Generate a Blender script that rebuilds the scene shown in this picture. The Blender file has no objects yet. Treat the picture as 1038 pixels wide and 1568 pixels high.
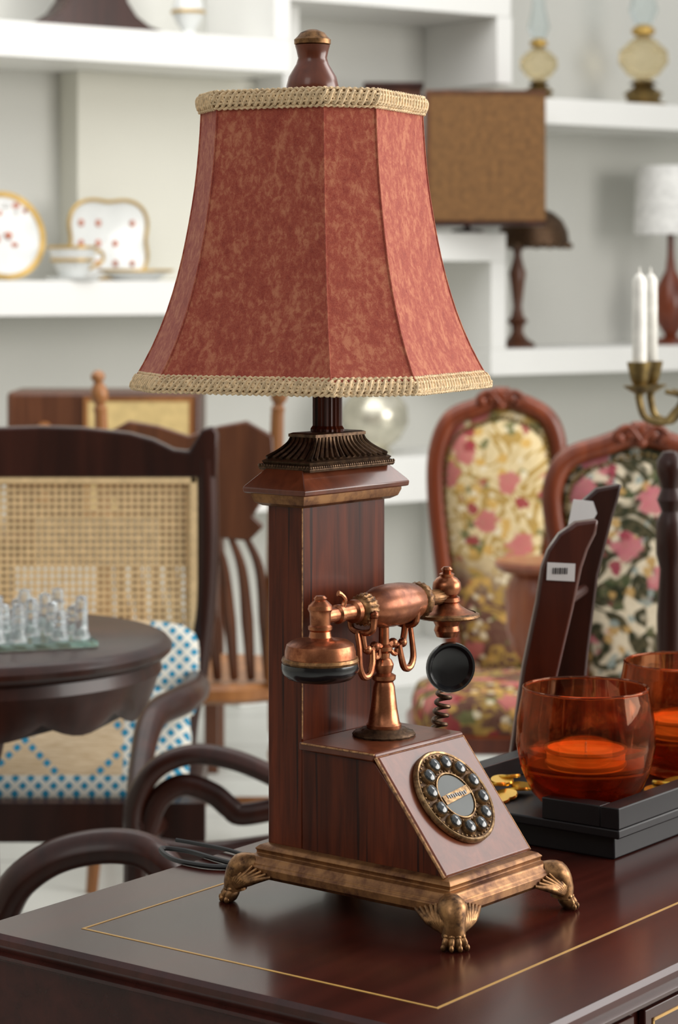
import bpy, math, random
from mathutils import Vector, Matrix
random.seed(4)
S = bpy.context.scene
PI = math.pi
S.view_settings.view_transform='Standard'

# ------------------------------------------------------------------ helpers
def empty(name, loc=(0,0,0), rz=0.0, parent=None):
    o = bpy.data.objects.new(name, None)
    S.collection.objects.link(o)
    o.location = loc; o.rotation_euler = (0,0,math.radians(rz)); o.empty_display_size=.05
    if parent: o.parent = parent
    return o

def catmull(pts, rad, res, closed=False):
    n=len(pts); P=[Vector(p) for p in pts]
    if res<=1: return P, rad
    out=[]; ro=[]
    segs = n if closed else n-1
    for i in range(segs):
        if closed:
            a,b,c,d=P[(i-1)%n],P[i],P[(i+1)%n],P[(i+2)%n]; r1=rad[i]; r2=rad[(i+1)%n]
        else:
            b,c=P[i],P[i+1]; a=P[i-1] if i>0 else b*2-c; d=P[i+2] if i+2<n else c*2-b; r1=rad[i]; r2=rad[i+1]
        for k in range(res):
            t=k/res
            out.append(.5*((2*b)+(c-a)*t+(2*a-5*b+4*c-d)*t*t+(3*b-a-3*c+d)*t**3)); ro.append(r1+(r2-r1)*t)
    if not closed: out.append(P[-1]); ro.append(rad[-1])
    return out, ro

class G:
    def __init__(s): s.v=[]; s.f=[]
    def add(s, vs, fs, M=None):
        o=len(s.v)
        s.v += [(M@Vector(p)) if M is not None else Vector(p) for p in vs]
        s.f += [tuple(i+o for i in f) for f in fs]; return s
    def box(s, c, d, rz=0, M=None):
        x,y,z=d[0]/2,d[1]/2,d[2]/2
        vs=[(-x,-y,-z),(x,-y,-z),(x,y,-z),(-x,y,-z),(-x,-y,z),(x,-y,z),(x,y,z),(-x,y,z)]
        fs=[(0,3,2,1),(4,5,6,7),(0,1,5,4),(1,2,6,5),(2,3,7,6),(3,0,4,7)]
        T=Matrix.Translation(c)@Matrix.Rotation(math.radians(rz),4,'Z')
        if M is not None: T=Matrix.Translation(c)@M
        return s.add(vs,fs,T)
    def box2(s, x0,x1,y0,y1,z0,z1):
        return s.box(((x0+x1)/2,(y0+y1)/2,(z0+z1)/2),(x1-x0,y1-y0,z1-z0))
    def loft(s, rings, cap=True, M=None):
        n=len(rings[0]); vs=[p for r in rings for p in r]; fs=[]
        for i in range(len(rings)-1):
            for j in range(n):
                k=(j+1)%n; fs.append((i*n+j,i*n+k,(i+1)*n+k,(i+1)*n+j))
        if cap: fs.append(tuple(range(n))[::-1]); fs.append(tuple((len(rings)-1)*n+j for j in range(n)))
        return s.add(vs,fs,M)
    def rects(s, prof, c=(0,0), cap=True):
        return s.loft([[(c[0]-a,c[1]-b,z),(c[0]+a,c[1]-b,z),(c[0]+a,c[1]+b,z),(c[0]-a,c[1]+b,z)] for a,b,z in prof],cap)
    def lathe(s, prof, loc=(0,0,0), axis=(0,0,1), n=32, sx=1, sy=1, cap=True, flute=0, fd=0):
        q=Vector((0,0,1)).rotation_difference(Vector(axis).normalized()).to_matrix().to_4x4()
        M=Matrix.Translation(loc)@q
        rings=[]
        for r,z in prof:
            r=max(r,1e-5)
            rings.append([((r*(1-(fd if (flute and j%2) else 0)))*math.cos(2*PI*j/n)*sx,(r*(1-(fd if (flute and j%2) else 0)))*math.sin(2*PI*j/n)*sy,z) for j in range(n)])
        return s.loft(rings,cap,M)
    def ell(s, loc, rad, M=None, n=16):
        if not hasattr(rad,'__len__'): rad=(rad,)*3
        m=max(6,n//2)
        rings=[[(max(math.sin(PI*i/m),1e-4)*math.cos(2*PI*j/n)*rad[0],max(math.sin(PI*i/m),1e-4)*math.sin(2*PI*j/n)*rad[1],-math.cos(PI*i/m)*rad[2]) for j in range(n)] for i in range(m+1)]
        T=Matrix.Translation(loc)
        if M is not None: T=T@M
        return s.loft(rings,True,T)
    def tube(s, pts, r, n=10, res=6, closed=False, flat=1.0):
        rad=list(r) if hasattr(r,'__len__') else [r]*len(pts)
        P,R=catmull(pts,rad,res,closed); N=len(P)
        rings=[]; up=None
        for i in range(N):
            if closed: t=P[(i+1)%N]-P[i-1]
            else: t=P[min(i+1,N-1)]-P[max(i-1,0)]
            if t.length<1e-9: t=Vector((0,0,1))
            t.normalize()
            if up is None:
                up=Vector((0,0,1)) if abs(t.z)<.9 else Vector((0,1,0))
            a=(up-t*up.dot(t))
            if a.length<1e-6: a=t.orthogonal()
            a.normalize(); up=a; b=t.cross(a)
            rings.append([P[i]+a*(R[i]*math.cos(2*PI*j/n))+b*(R[i]*flat*math.sin(2*PI*j/n)) for j in range(n)])
        if closed: rings.append(rings[0]); return s.loft(rings,False)
        return s.loft(rings,True)
    def prism(s, poly, d0, d1, plane='xz'):
        n=len(poly)
        if plane=='xz': a=[(x,d0,z) for x,z in poly]; b=[(x,d1,z) for x,z in poly]
        elif plane=='yz': a=[(d0,y,z) for y,z in poly]; b=[(d1,y,z) for y,z in poly]
        else: a=[(x,y,d0) for x,y in poly]; b=[(x,y,d1) for x,y in poly]
        return s.loft([a,b],True)
    def emit(s, name, mat, parent=None, bevel=0, ang=35, loc=(0,0,0), rz=0, flat=False):
        me=bpy.data.meshes.new(name); me.from_pydata([tuple(v) for v in s.v],[],s.f)
        import bmesh
        bm=bmesh.new(); bm.from_mesh(me); bmesh.ops.recalc_face_normals(bm,faces=bm.faces); bm.to_mesh(me); bm.free()
        me.materials.append(mat)
        if not flat:
            me.polygons.foreach_set('use_smooth',[True]*len(me.polygons))
            try: me.set_sharp_from_angle(angle=math.radians(ang))
            except Exception: pass
        o=bpy.data.objects.new(name,me); S.collection.objects.link(o)
        o.location=loc; o.rotation_euler=(0,0,math.radians(rz))
        if parent: o.parent=parent
        if bevel:
            m=o.modifiers.new('bev','BEVEL'); m.width=bevel; m.segments=2; m.limit_method='ANGLE'; m.angle_limit=math.radians(40)
        return o

def base(name):
    m=bpy.data.materials.new(name); m.use_nodes=True
    nt=m.node_tree; b=nt.nodes['Principled BSDF']; return m,nt,b
def coords(nt, scale=(1,1,1), kind='Object'):
    t=nt.nodes.new('ShaderNodeTexCoord'); mp=nt.nodes.new('ShaderNodeMapping'); mp.inputs['Scale'].default_value=scale
    nt.links.new(t.outputs[kind],mp.inputs['Vector']); return mp.outputs['Vector']
def noise(nt, vec, scale, detail=4, rough=.5, dist=0):
    n=nt.nodes.new('ShaderNodeTexNoise'); n.inputs['Scale'].default_value=scale; n.inputs['Detail'].default_value=detail
    n.inputs['Roughness'].default_value=rough; n.inputs['Distortion'].default_value=dist
    nt.links.new(vec,n.inputs['Vector']); return n.outputs['Fac']
def ramp(nt, fac, stops, interp='LINEAR'):
    r=nt.nodes.new('ShaderNodeValToRGB'); r.color_ramp.interpolation=interp
    e=r.color_ramp.elements
    while len(e)<len(stops): e.new(.5)
    for i,(p,c) in enumerate(stops):
        e[i].position=p; e[i].color=(c[0],c[1],c[2],1) if hasattr(c,'__len__') else (c,c,c,1)
    nt.links.new(fac,r.inputs['Fac']); return r.outputs['Color']
def mix(nt, f, a, b):
    m=nt.nodes.new('ShaderNodeMix'); m.data_type='RGBA'
    for v,i in ((f,0),(a,6),(b,7)):
        if hasattr(v,'is_linked'): nt.links.new(v,m.inputs[i])
        elif i==0: m.inputs[0].default_value=v
        else: m.inputs[i].default_value=(*v,1)
    return m.outputs[2]
def math_(nt, op, a, b=None):
    m=nt.nodes.new('ShaderNodeMath'); m.operation=op
    for i,v in enumerate((a,b)):
        if v is None: continue
        if hasattr(v,'is_linked'): nt.links.new(v,m.inputs[i])
        else: m.inputs[i].default_value=v
    return m.outputs[0]
def bump(nt,b,h,st=.3,d=.001):
    n=nt.nodes.new('ShaderNodeBump'); n.inputs['Strength'].default_value=st; n.inputs['Distance'].default_value=d
    nt.links.new(h,n.inputs['Height']); nt.links.new(n.outputs[0],b.inputs['Normal'])

def plain(name,c,rough=.5,metal=0,coat=0,var=.12,ns=40,spec=.5):
    m,nt,b=base(name); v=coords(nt)
    f=noise(nt,v,ns,3)
    col=ramp(nt,f,[(.3,[x*(1-var) for x in c]),(.7,[min(1,x*(1+var)) for x in c])])
    nt.links.new(col,b.inputs['Base Color'])
    b.inputs['Roughness'].default_value=rough; b.inputs['Metallic'].default_value=metal; b.inputs['Coat Weight'].default_value=coat
    b.inputs['Coat Roughness'].default_value=.15; b.inputs['Specular IOR Level'].default_value=spec
    return m
def wood(name,c1,c2,stretch=(1,1,.08),scale=120,rough=.35,coat=.3,streak=None,spec=.4):
    m,nt,b=base(name); v=coords(nt,stretch)
    f=noise(nt,v,scale,6,.6,.4); f2=noise(nt,v,scale*.16,3,.5,.6)
    col=ramp(nt,f,[(.3,c1),(.72,c2)])
    col=mix(nt,ramp(nt,f2,[(.35,0.0),(.65,.6)]),col,[x*.45 for x in c1])
    if streak:
        f3=noise(nt,coords(nt,(1,1,.02)),scale*1.9,2,.4)
        col=mix(nt,ramp(nt,f3,[(.61,0.0),(.68,.9)]),col,streak)
    nt.links.new(col,b.inputs['Base Color']); b.inputs['Roughness'].default_value=rough
    b.inputs['Coat Weight'].default_value=coat; b.inputs['Coat Roughness'].default_value=.12
    b.inputs['Specular IOR Level'].default_value=spec
    bump(nt,b,f,.06,.0006)
    return m
def antique(name,c,dark,rough=.35,scale=90,metal=.85):
    m,nt,b=base(name); v=coords(nt)
    f=noise(nt,v,scale,5,.65)
    nt.links.new(ramp(nt,f,[(.32,dark),(.6,c)]),b.inputs['Base Color'])
    nt.links.new(ramp(nt,f,[(.3,rough+.2),(.7,rough)]),b.inputs['Roughness'])
    b.inputs['Metallic'].default_value=metal; return m

M_lampwood=wood('lamp_wood',(.052,.0085,.0025),(.185,.034,.009),rough=.3,coat=.08,streak=(.012,.003,.002),spec=.2)
M_panel=wood('slope_wood',(.11,.025,.009),(.20,.05,.019),rough=.3,coat=.24,spec=.35)
M_worn=antique('worn_edge',(.52,.27,.11),(.10,.028,.012),.4,260,.1)
M_gold=antique('antique_gold',(.34,.175,.07),(.05,.022,.010),.3,120,.78)
M_goldstripe=antique('gilded_moulding',(.28,.13,.045),(.08,.025,.010),.3,60,.6)
M_copper=antique('copper',(.47,.18,.085),(.16,.045,.020),.22,60,.92)
M_grip=antique('handset_copper_wood',(.32,.11,.048),(.12,.033,.014),.2,50,.6)
M_bronze=antique('dark_bronze',(.13,.075,.04),(.03,.015,.009),.38,160,.8)
M_black=plain('black_bakelite',(.006,.006,.007),.2,0,.3)
M_key=plain('key_glass',(.035,.042,.045),.16,0,.5)
M_disc=plain('dial_centre_enamel',(.055,.065,.062),.45,0,0)
M_desk=wood('desk_mahogany',(.036,.0062,.0038),(.070,.0125,.0075),(.08,1,1),60,.24,.10,spec=.32)
M_inlay=plain('brass_inlay',(.52,.30,.08),.45,.1)
M_dark=wood('dark_wood',(.022,.006,.0032),(.060,.015,.008),rough=.36,coat=.12,scale=40,spec=.3)
M_rackwood=wood('rack_wood',(.045,.009,.005),(.11,.024,.012),rough=.28,coat=.25,scale=40)
M_red=wood('mahogany_frame',(.12,.022,.008),(.28,.062,.02),rough=.32,coat=.2,scale=40)
M_honey=wood('honey_wood',(.27,.10,.028),(.47,.20,.065),rough=.4,scale=40,coat=.15)
M_brown=wood('brown_wood',(.075,.024,.010),(.16,.055,.022),rough=.38,scale=40,coat=.15)
M_tray=plain('black_tray_lacquer',(.010,.009,.010),.42,0,0,spec=.3)
M_white=plain('white_paint',(.80,.80,.775),.45,0,0,.02,3)
M_wall=plain('wall_paint',(.60,.60,.56),.8,0,0,.03,2)
M_cream=plain('cream_paint',(.66,.65,.575),.8,0,0,.03,2)
M_front=plain('taupe_paint',(.12,.10,.085),.8,0,0,.05,2)  # unseen wall behind the camera, toned dark to cut reflections in the wood
M_porc=plain('porcelain',(.70,.72,.71),.25,0,.15,.03,20)
M_gilt=plain('gilt_rim',(.50,.32,.08),.35,.4)
M_wax=plain('white_wax',(.85,.83,.76),.5)
M_brass=antique('old_brass',(.30,.21,.08),(.09,.06,.028),.35,40)
M_paper=plain('paper',(.80,.80,.79),.7,0,0,.02)
M_cord=plain('black_cord',(.01,.01,.01),.5)
M_caneM=plain('cane',(.76,.56,.31),.6,0,0,.12,60,spec=.2)
M_shade2=plain('brown_lampshade',(.165,.078,.024),.85,0,0,.3,60)
M_whiteshade=plain('white_lampshade',(.80,.80,.78),.8)
M_silver=plain('silvered_glass',(.62,.59,.48),.25,.6)
M_ink=plain('ink',(.03,.03,.03),.6)
M_flower=plain('painted_flowers',(.50,.17,.10),.4,0,0,.5,60)

def fabric_red():
    m,nt,b=base('red_linen'); 
    f=noise(nt,coords(nt,(1,1,.7)),230,9,.72,.4)
    f2=noise(nt,coords(nt,(1,1,.5)),85,3,.5,.6)
    w=noise(nt,coords(nt,(1,1,1)),1100,2)
    s=math_(nt,'ADD',math_(nt,'MULTIPLY',f,.70),math_(nt,'MULTIPLY',f2,.30))
    col=ramp(nt,s,[(.38,(.255,.034,.023)),(.49,(.335,.061,.037)),(.60,(.48,.165,.088))])
    col=mix(nt,ramp(nt,w,[(.35,.0),(.7,.22)]),col,(.54,.23,.145))
    nt.links.new(col,b.inputs['Base Color']); b.inputs['Roughness'].default_value=.85
    b.inputs['Sheen Weight'].default_value=.16; b.inputs['Specular IOR Level'].default_value=.2
    bump(nt,b,w,.3,.0004); return m
M_fab=fabric_red()
M_trim=plain('braid_trim',(.70,.52,.31),.75,0,0,.3,300)

def tile():
    m,nt,b=base('stone_tile'); v=coords(nt)
    br=nt.nodes.new('ShaderNodeTexBrick'); br.offset=0; br.inputs['Scale'].default_value=2.4
    br.inputs['Color1'].default_value=(.52,.53,.49,1); br.inputs['Color2'].default_value=(.45,.46,.42,1); br.inputs['Mortar'].default_value=(.20,.20,.19,1)
    br.inputs['Mortar Size'].default_value=.012; br.inputs['Brick Width'].default_value=1; br.inputs['Row Height'].default_value=1
    nt.links.new(v,br.inputs['Vector'])
    f=noise(nt,v,6,6,.6)
    nt.links.new(mix(nt,ramp(nt,f,[(.3,0.0),(.7,.4)]),br.outputs['Color'],(.64,.64,.60)),b.inputs['Base Color'])
    b.inputs['Roughness'].default_value=.35; return m
M_tile=tile()

def tapestry(name, ground, leaf, scale, leafw=.05, low=None, spots=()):
    m,nt,b=base(name); v=coords(nt)
    n=noise(nt,v,scale*.6,2,.5,1.3)
    band=math_(nt,'ABSOLUTE',math_(nt,'SUBTRACT',n,.5))
    scroll=ramp(nt,band,[(leafw*.6,1.0),(leafw,0.0)])
    g0=ground
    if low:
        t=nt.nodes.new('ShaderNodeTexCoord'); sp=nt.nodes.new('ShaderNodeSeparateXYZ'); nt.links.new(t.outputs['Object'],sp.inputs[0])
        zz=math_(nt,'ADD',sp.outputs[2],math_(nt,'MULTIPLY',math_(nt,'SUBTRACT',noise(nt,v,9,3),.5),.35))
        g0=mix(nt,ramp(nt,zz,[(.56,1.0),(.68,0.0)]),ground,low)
    col=mix(nt,scroll,g0,leaf)
    for sc,th,c in spots:
        vo=nt.nodes.new('ShaderNodeTexVoronoi'); vo.inputs['Scale'].default_value=scale*sc
        nt.links.new(coords(nt,(1,1+sc*.1,1)),vo.inputs['Vector'])
        nn=noise(nt,v,scale*3,3)
        d=math_(nt,'ADD',vo.outputs['Distance'],math_(nt,'MULTIPLY',math_(nt,'SUBTRACT',nn,.5),.5))
        col=mix(nt,ramp(nt,d,[(th,.95),(th+.06,0.0)]),col,c)
    f=noise(nt,v,scale*5,3); col=mix(nt,ramp(nt,f,[(.4,0.0),(.7,.25)]),col,(.33,.24,.13))
    nt.links.new(col,b.inputs['Base Color']); b.inputs['Roughness'].default_value=.9; b.inputs['Specular IOR Level'].default_value=.15; return m
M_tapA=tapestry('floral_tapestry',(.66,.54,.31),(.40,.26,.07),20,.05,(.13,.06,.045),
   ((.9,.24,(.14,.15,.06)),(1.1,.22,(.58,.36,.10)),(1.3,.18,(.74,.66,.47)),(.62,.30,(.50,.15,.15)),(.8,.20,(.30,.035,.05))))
M_tapB=tapestry('scroll_tapestry',(.64,.56,.42),(.024,.028,.014),20,.085,None,
   ((.95,.2,(.05,.07,.03)),(1.1,.18,(.45,.28,.10)),(1.2,.16,(.25,.30,.28)),(.6,.31,(.47,.14,.17)),(.85,.18,(.27,.03,.06))))

def cushion_mat():
    m,nt,b=base('blue_pattern_cloth')
    t=nt.nodes.new('ShaderNodeTexCoord'); sp=nt.nodes.new('ShaderNodeSeparateXYZ'); nt.links.new(t.outputs['Object'],sp.inputs[0])
    x,z=sp.outputs[0],sp.outputs[2]
    def tri(c,k): return math_(nt,'FRACT',math_(nt,'MULTIPLY',c,k))
    a=math_(nt,'ADD',x,z); d=math_(nt,'SUBTRACT',x,z)
    ck=math_(nt,'MULTIPLY',math_(nt,'GREATER_THAN',tri(a,42),.40),math_(nt,'GREATER_THAN',tri(d,42),.40))
    l1=math_(nt,'LESS_THAN',tri(a,6.0),.14); l2=math_(nt,'LESS_THAN',tri(d,6.0),.14)
    bx=math_(nt,'GREATER_THAN',x,.17); bz=math_(nt,'LESS_THAN',z,-.055)
    reg=math_(nt,'MAXIMUM',math_(nt,'MAXIMUM',l1,l2),math_(nt,'MAXIMUM',bx,bz))
    msk=math_(nt,'MULTIPLY',ck,reg)
    g=noise(nt,coords(nt,(1,1,8)),40,3)
    col=ramp(nt,g,[(.3,(.50,.36,.21)),(.7,(.68,.54,.36))])
    col=mix(nt,math_(nt,'MAXIMUM',bx,bz),col,(.68,.66,.58))
    col=mix(nt,msk,col,(.010,.22,.37))
    nt.links.new(col,b.inputs['Base Color']); b.inputs['Roughness'].default_value=.85; return m
M_cush=cushion_mat()

def glass(name,c,rough=0,mixt=.5,ior=1.3):
    m,nt,b=base(name); out=nt.nodes['Material Output']
    g=nt.nodes.new('ShaderNodeBsdfGlass'); g.inputs['Color'].default_value=(*c,1); g.inputs['Roughness'].default_value=rough; g.inputs['IOR'].default_value=ior
    t=nt.nodes.new('ShaderNodeBsdfTransparent'); t.inputs['Color'].default_value=(*c,1)
    ms=nt.nodes.new('ShaderNodeMixShader'); 
    f=noise(nt,coords(nt),8,2); nt.links.new(ramp(nt,f,[(.3,mixt-.05),(.7,mixt+.05)]),ms.inputs[0])
    nt.links.new(g.outputs[0],ms.inputs[1]); nt.links.new(t.outputs[0],ms.inputs[2]); nt.links.new(ms.outputs[0],out.inputs[0])
    return m
M_amber=glass('amber_glass',(.82,.54,.39),0,.28,1.45)
M_amberfill=glass('amber_gel',(.76,.42,.20),.05,.5,1.2)
M_clear=glass('clear_glass',(.93,.97,.98),.02,.5)
M_tealg=glass('green_edge_glass',(.90,.98,.96),.02,.2)
M_oil=glass('lamp_oil_glass',(.95,.88,.72),.02,.4)
m,nt,b=base('frosted_glass'); f=noise(nt,coords(nt),60,3); nt.links.new(ramp(nt,f,[(.3,(.86,.91,.93)),(.7,(.97,.98,.99))]),b.inputs['Base Color'])
b.inputs['Transmission Weight'].default_value=.85; b.inputs['Roughness'].default_value=.12; b.inputs['IOR'].default_value=1.3; M_frost=m
m,nt,b=base('orange_wax_glow'); b.inputs['Roughness'].default_value=.4
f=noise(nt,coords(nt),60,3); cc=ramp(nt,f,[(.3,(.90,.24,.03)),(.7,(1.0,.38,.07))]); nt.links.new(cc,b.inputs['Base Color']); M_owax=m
nt.links.new(cc,b.inputs['Emission Color']); b.inputs['Emission Strength'].default_value=.4  # wax emission stands in for light glowing through the amber glass

# ------------------------------------------------------------------ ROOM
G().box2(-6,7,-2.6,13,-.1,0).emit('floor',M_tile,rz=0,flat=True)
shelf=empty('built_in_shelving',(0,7,0),35)
w=G().box2(-6,6,.38,.5,0,3.4).emit('wall_back',M_wall,loc=(0,7,0),rz=35,flat=True)
G().box2(-4.7,-4.6,-2.5,4.0,0,3.2).emit('wall_left',M_cream,flat=True)
G().box2(-4.6,4.5,-2.6,-2.5,0,3.2).emit('wall_front',M_front,flat=True)
g=G(); g.box2(4.5,4.6,-2.5,9.9,0,.8); g.box2(4.5,4.6,-2.5,9.9,3.0,3.3); g.box2(4.5,4.6,-2.5,-.2,.8,3.0); g.box2(4.5,4.6,5.6,9.9,.8,3.0)
g.emit('wall_right',M_wall,flat=True)
g=G()
for y in (-.2,1.25,2.7,4.15,5.55): g.box2(4.52,4.58,y,y+.06,.8,3.0)
g.box2(4.52,4.58,-.2,5.6,.8,.86); g.box2(4.52,4.58,-.2,5.6,1.9,1.95); g.box2(4.52,4.58,-.2,5.6,2.94,3.0)
g.emit('window_1',M_white,flat=True)

def board(n,x0,x1,z0,z1,y0=0,y1=.38,mat=None): G().box2(x0,x1,y0,y1,z0,z1).emit(n,mat or M_white,shelf,bevel=.003)
board('shelf_upper_left',-3,-.173,1.843,1.94)
board('divider_1',-.2306,-.173,1.94,3.1)
board('shelf_lower_left',-3,-.12,1.137,1.234)
board('back_recess',-.734,-.12,1.234,1.843,.27,.38,M_cream)
board('shelf_top_niche',-.173,.66,2.06,2.15)
board('divider_2',.605,.665,1.85,2.06)
board('divider_3',.605,.665,2.15,3.1)
board('shelf_middle',-.12,.64,1.294,1.384)
board('divider_4',.58,.64,1.019,1.294)
board('divider_5',-.12,-.06,1.384,2.06,.12)
board('shelf_lower_right',.58,3.2,.937,1.019)
board('shelf_upper_right',.80,3.2,1.732,1.815)
board('shelf_bottom',-.35,.66,.56,.698)
board('shelf_base',-.35,.66,0,.08)
board('divider_6',.60,.66,.08,.56)

def item(name,t,z,y=.12,rz=0):
    a=math.radians(35); return empty(name,(t*math.cos(a)-y*math.sin(a),7+t*math.sin(a)+y*math.cos(a),z),35+rz)
def plate_round(t,z,r,y=.17):
    e=item('porcelain_plate',t,z,y); ax=(0,-1,.18)
    c=(0,0,r)
    G().lathe([(0,0),(r*.6,.002),(r*.92,.014),(r,.018),(r,.022),(r*.9,.019),(r*.6,.008),(0,.006)],c,ax,40).emit('plate_body',M_porc,e)
    G().lathe([(r*.90,.0225),(r*1.02,.027),(r*1.02,.016),(r*.95,.0245)],c,ax,40,cap=False).emit('gilt_rim',M_gilt,e)
    g=G(); 
    for i in range(13):
        a=i*2.4; rr=r*(.15+.62*(i%4)/3); g.ell((math.cos(a)*rr,-.008-.014*(rr/r)-.17*math.sin(a)*rr,r+math.sin(a)*rr*.97),(.007+.003*(i%3),.006,.008))
    g.emit('flower_sprays',M_flower,e)
plate_round(-1.03,1.234,.122)
e=item('square_porcelain_dish',-.68,1.234,.20)
def sq(h,y,wob=.012):
    out=[]
    for j in range(64):
        a=2*PI*j/64; c,s=math.cos(a),math.sin(a); k=1/(abs(c)**5+abs(s)**5)**.2
        k*=1-wob*2*math.cos(8*a)
        out.append((h*1.12*k*c,y,.118+h*k*s))
    return out
G().loft([sq(.002,-.004),sq(.085,-.006),sq(.112,-.016),sq(.112,-.012),sq(.09,.003),sq(.03,.004),sq(.002,.004)],False).emit('dish_body',M_porc,e)
g=G(); g.tube(sq(.112,-.016)[::1],.0055,6,1,True); g.emit('gilt_rim',M_gilt,e)
g=G(); 
for i in range(10): g.ell((-.085+.056*(i%4),-.008,.05+.058*((i*2)%3)),(.009,.004,.010))
g.emit('flower_sprays',M_flower,e)
def cup(t,z,y,k=1.0,nm='teacup'):
    e=item(nm,t,z,y)
    G().lathe([(.02*k,0),(.022*k,.004*k),(.03*k,.02*k),(.042*k,.05*k),(.044*k,.062*k),(.042*k,.062*k),(.038*k,.045*k),(.02*k,.01*k),(0,.009*k)]).emit('cup_body',M_porc,e)
    G().tube([(.04*k,0,.052*k),(.06*k,0,.055*k),(.064*k,0,.038*k),(.035*k,0,.022*k)],.0035*k,8).emit('handle',M_gilt,e)
    G().lathe([(.046*k,0),(.050*k,.003*k),(.052*k,.007*k),(.02*k,.003*k)],(0,0,0)).emit('saucer',M_porc,e)
    g=G(); g.tube([(.044*k*math.cos(a*PI/8),.044*k*math.sin(a*PI/8),.062*k) for a in range(16)],.003*k,6,1,True)
    g.tube([(.039*k*math.cos(a*PI/8),.039*k*math.sin(a*PI/8),.038*k) for a in range(16)],.003*k,6,1,True); g.emit('gilt_rim',M_gilt,e)
cup(-.865,1.234,.06,1.5)
e=item('oval_serving_dish',-.655,1.234,.07)
G().lathe([(.06,0),(.07,.004),(.105,.024),(.115,.028),(.113,.030),(.06,.010),(0,.008)],n=48,sy=.6).emit('dish_body',M_porc,e)
g=G(); g.tube([(.114*math.cos(a*PI/16),.068*math.sin(a*PI/16),.029) for a in range(32)],.004,6,1,True); g.emit('gilt_rim',M_gilt,e)
e=item('wooden_clock',-.76,1.94,.14)
G().prism([(-.21,0),(.21,0),(.205,.012),(.16,.025),(.12,.05),(.09,.09),(.085,.30),(0,.36),(-.085,.30),(-.09,.09),(-.12,.05),(-.16,.025),(-.205,.012)],-.05,.05).emit('clock_case',M_dark,e,bevel=.003)
G().lathe([(0,0),(.065,0),(.065,.006),(.055,.008),(0,.008)],(0,-.05,.2),(0,-1,0)).emit('clock_face',M_porc,e)
e=item('porcelain_vase',-.452,1.94)
G().lathe([(.0,0),(.025,0),(.028,.006),(.018,.02),(.035,.045),(.048,.075),(.04,.11),(.018,.135),(.016,.16),(.026,.18),(0,.18)]).emit('vase_body',M_porc,e)
G().lathe([(.049,.07),(.051,.075),(.049,.08)],cap=False).emit('gilt_band',M_gilt,e)
def oil_lamp(t,z,k):
    e=item('oil_lamp',t,z)
    G().lathe([(0,0),(.075*k,0),(.078*k,.01*k),(.055*k,.02*k),(.06*k,.035*k),(.068*k,.045*k),(.045*k,.06*k),(.03*k,.07*k),(.05*k,.08*k),(.03*k,.09*k),(0,.09*k)]).emit('brass_foot',M_brass,e)
    G().lathe([(.02*k,.09*k),(.055*k,.11*k),(.085*k,.15*k),(.082*k,.19*k),(.045*k,.225*k),(.02*k,.24*k),(0,.24*k)]).emit('oil_font',M_oil,e)
    G().lathe([(.022*k,.24*k),(.04*k,.25*k),(.04*k,.265*k),(.02*k,.28*k)]).emit('burner',M_gilt,e)
    G().lathe([(.028*k,.28*k),(.05*k,.33*k),(.03*k,.42*k),(.025*k,.52*k)],cap=False).emit('glass_chimney',M_clear,e)
oil_lamp(.872,1.815,.72); oil_lamp(1.326,1.815,.98)
e=item('small_table_lamp',.80,1.019,.14)
G().lathe([(0,0),(.055,0),(.058,.012),(.03,.03),(.018,.05),(.02,.07),(.035,.085),(.02,.10),(.014,.13),(.022,.20),(.028,.24),(.018,.27),(.012,.30),(.02,.33),(.012,.345),(.012,.44),(0,.44)]).emit('turned_stem',M_brown,e)
G().lathe([(.108,.322),(.118,.33),(.116,.345),(.112,.375),(.095,.41),(.066,.435),(.03,.45),(.012,.458),(0,.46)],(.066,0,0),n=32).emit('dome_shade',M_bronze,e)
g=G()
for k in range(16):
    a=2*PI*k/16; g.ell((.066+.117*math.cos(a),.117*math.sin(a),.328),(.012,.012,.010),n=8)
g.emit('shade_scalloped_rim',M_bronze,e)
e=item('white_shade_lamp',1.45,1.019)
G().lathe([(0,0),(.05,0),(.05,.015),(.02,.03),(.045,.07),(.06,.13),(.045,.20),(.018,.25),(.012,.30),(.01,.40),(0,.40)]).emit('vase_base',M_red,e)
G().lathe([(.125,.37),(.115,.60),(.112,.60),(.122,.37)],cap=False,n=40).emit('drum_shade',M_whiteshade,e)
e=item('silvered_vase',.142+.09,.698,.14)
G().lathe([(0,0),(.05,0),(.055,.01),(.04,.02),(.08,.05),(.105,.10),(.10,.15),(.07,.19),(.05,.21),(.06,.23),(0,.23)],n=40).emit('vase_body',M_silver,e)
e=empty('brown_shade_table_lamp',(.449,7.25,1.384),0)
G().box2(-.18,.18,-.1,.1,.03,.425).emit('rectangular_shade',M_shade2,e,bevel=.004)
G().box2(-.184,.184,-.104,.104,.418,.43).emit('shade_top_band',M_brown,e); G().box2(-.184,.184,-.104,.104,.02,.032).emit('shade_bottom_band',M_dark,e)
G().box2(-.186,-.176,-.106,-.096,.02,.43).emit('shade_corner_band',M_brown,e)
G().lathe([(0,0),(.05,0),(.05,.008),(.01,.014),(.01,.4),(0,.4)],(-.05,.07,0)).emit('lamp_stand',M_dark,e)
e=empty('shade_left_side',(.195,7.30,1.384),0)  # box standing in for the dark left face of the brown lampshade
g=G(); g.box2(-.11,.06,-.08,.08,0,.44); g.emit('case',M_brown,e,bevel=.006); G().box2(-.12,.065,-.09,.09,.44,.46).emit('side_top',M_dark,e,bevel=.004)

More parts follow.
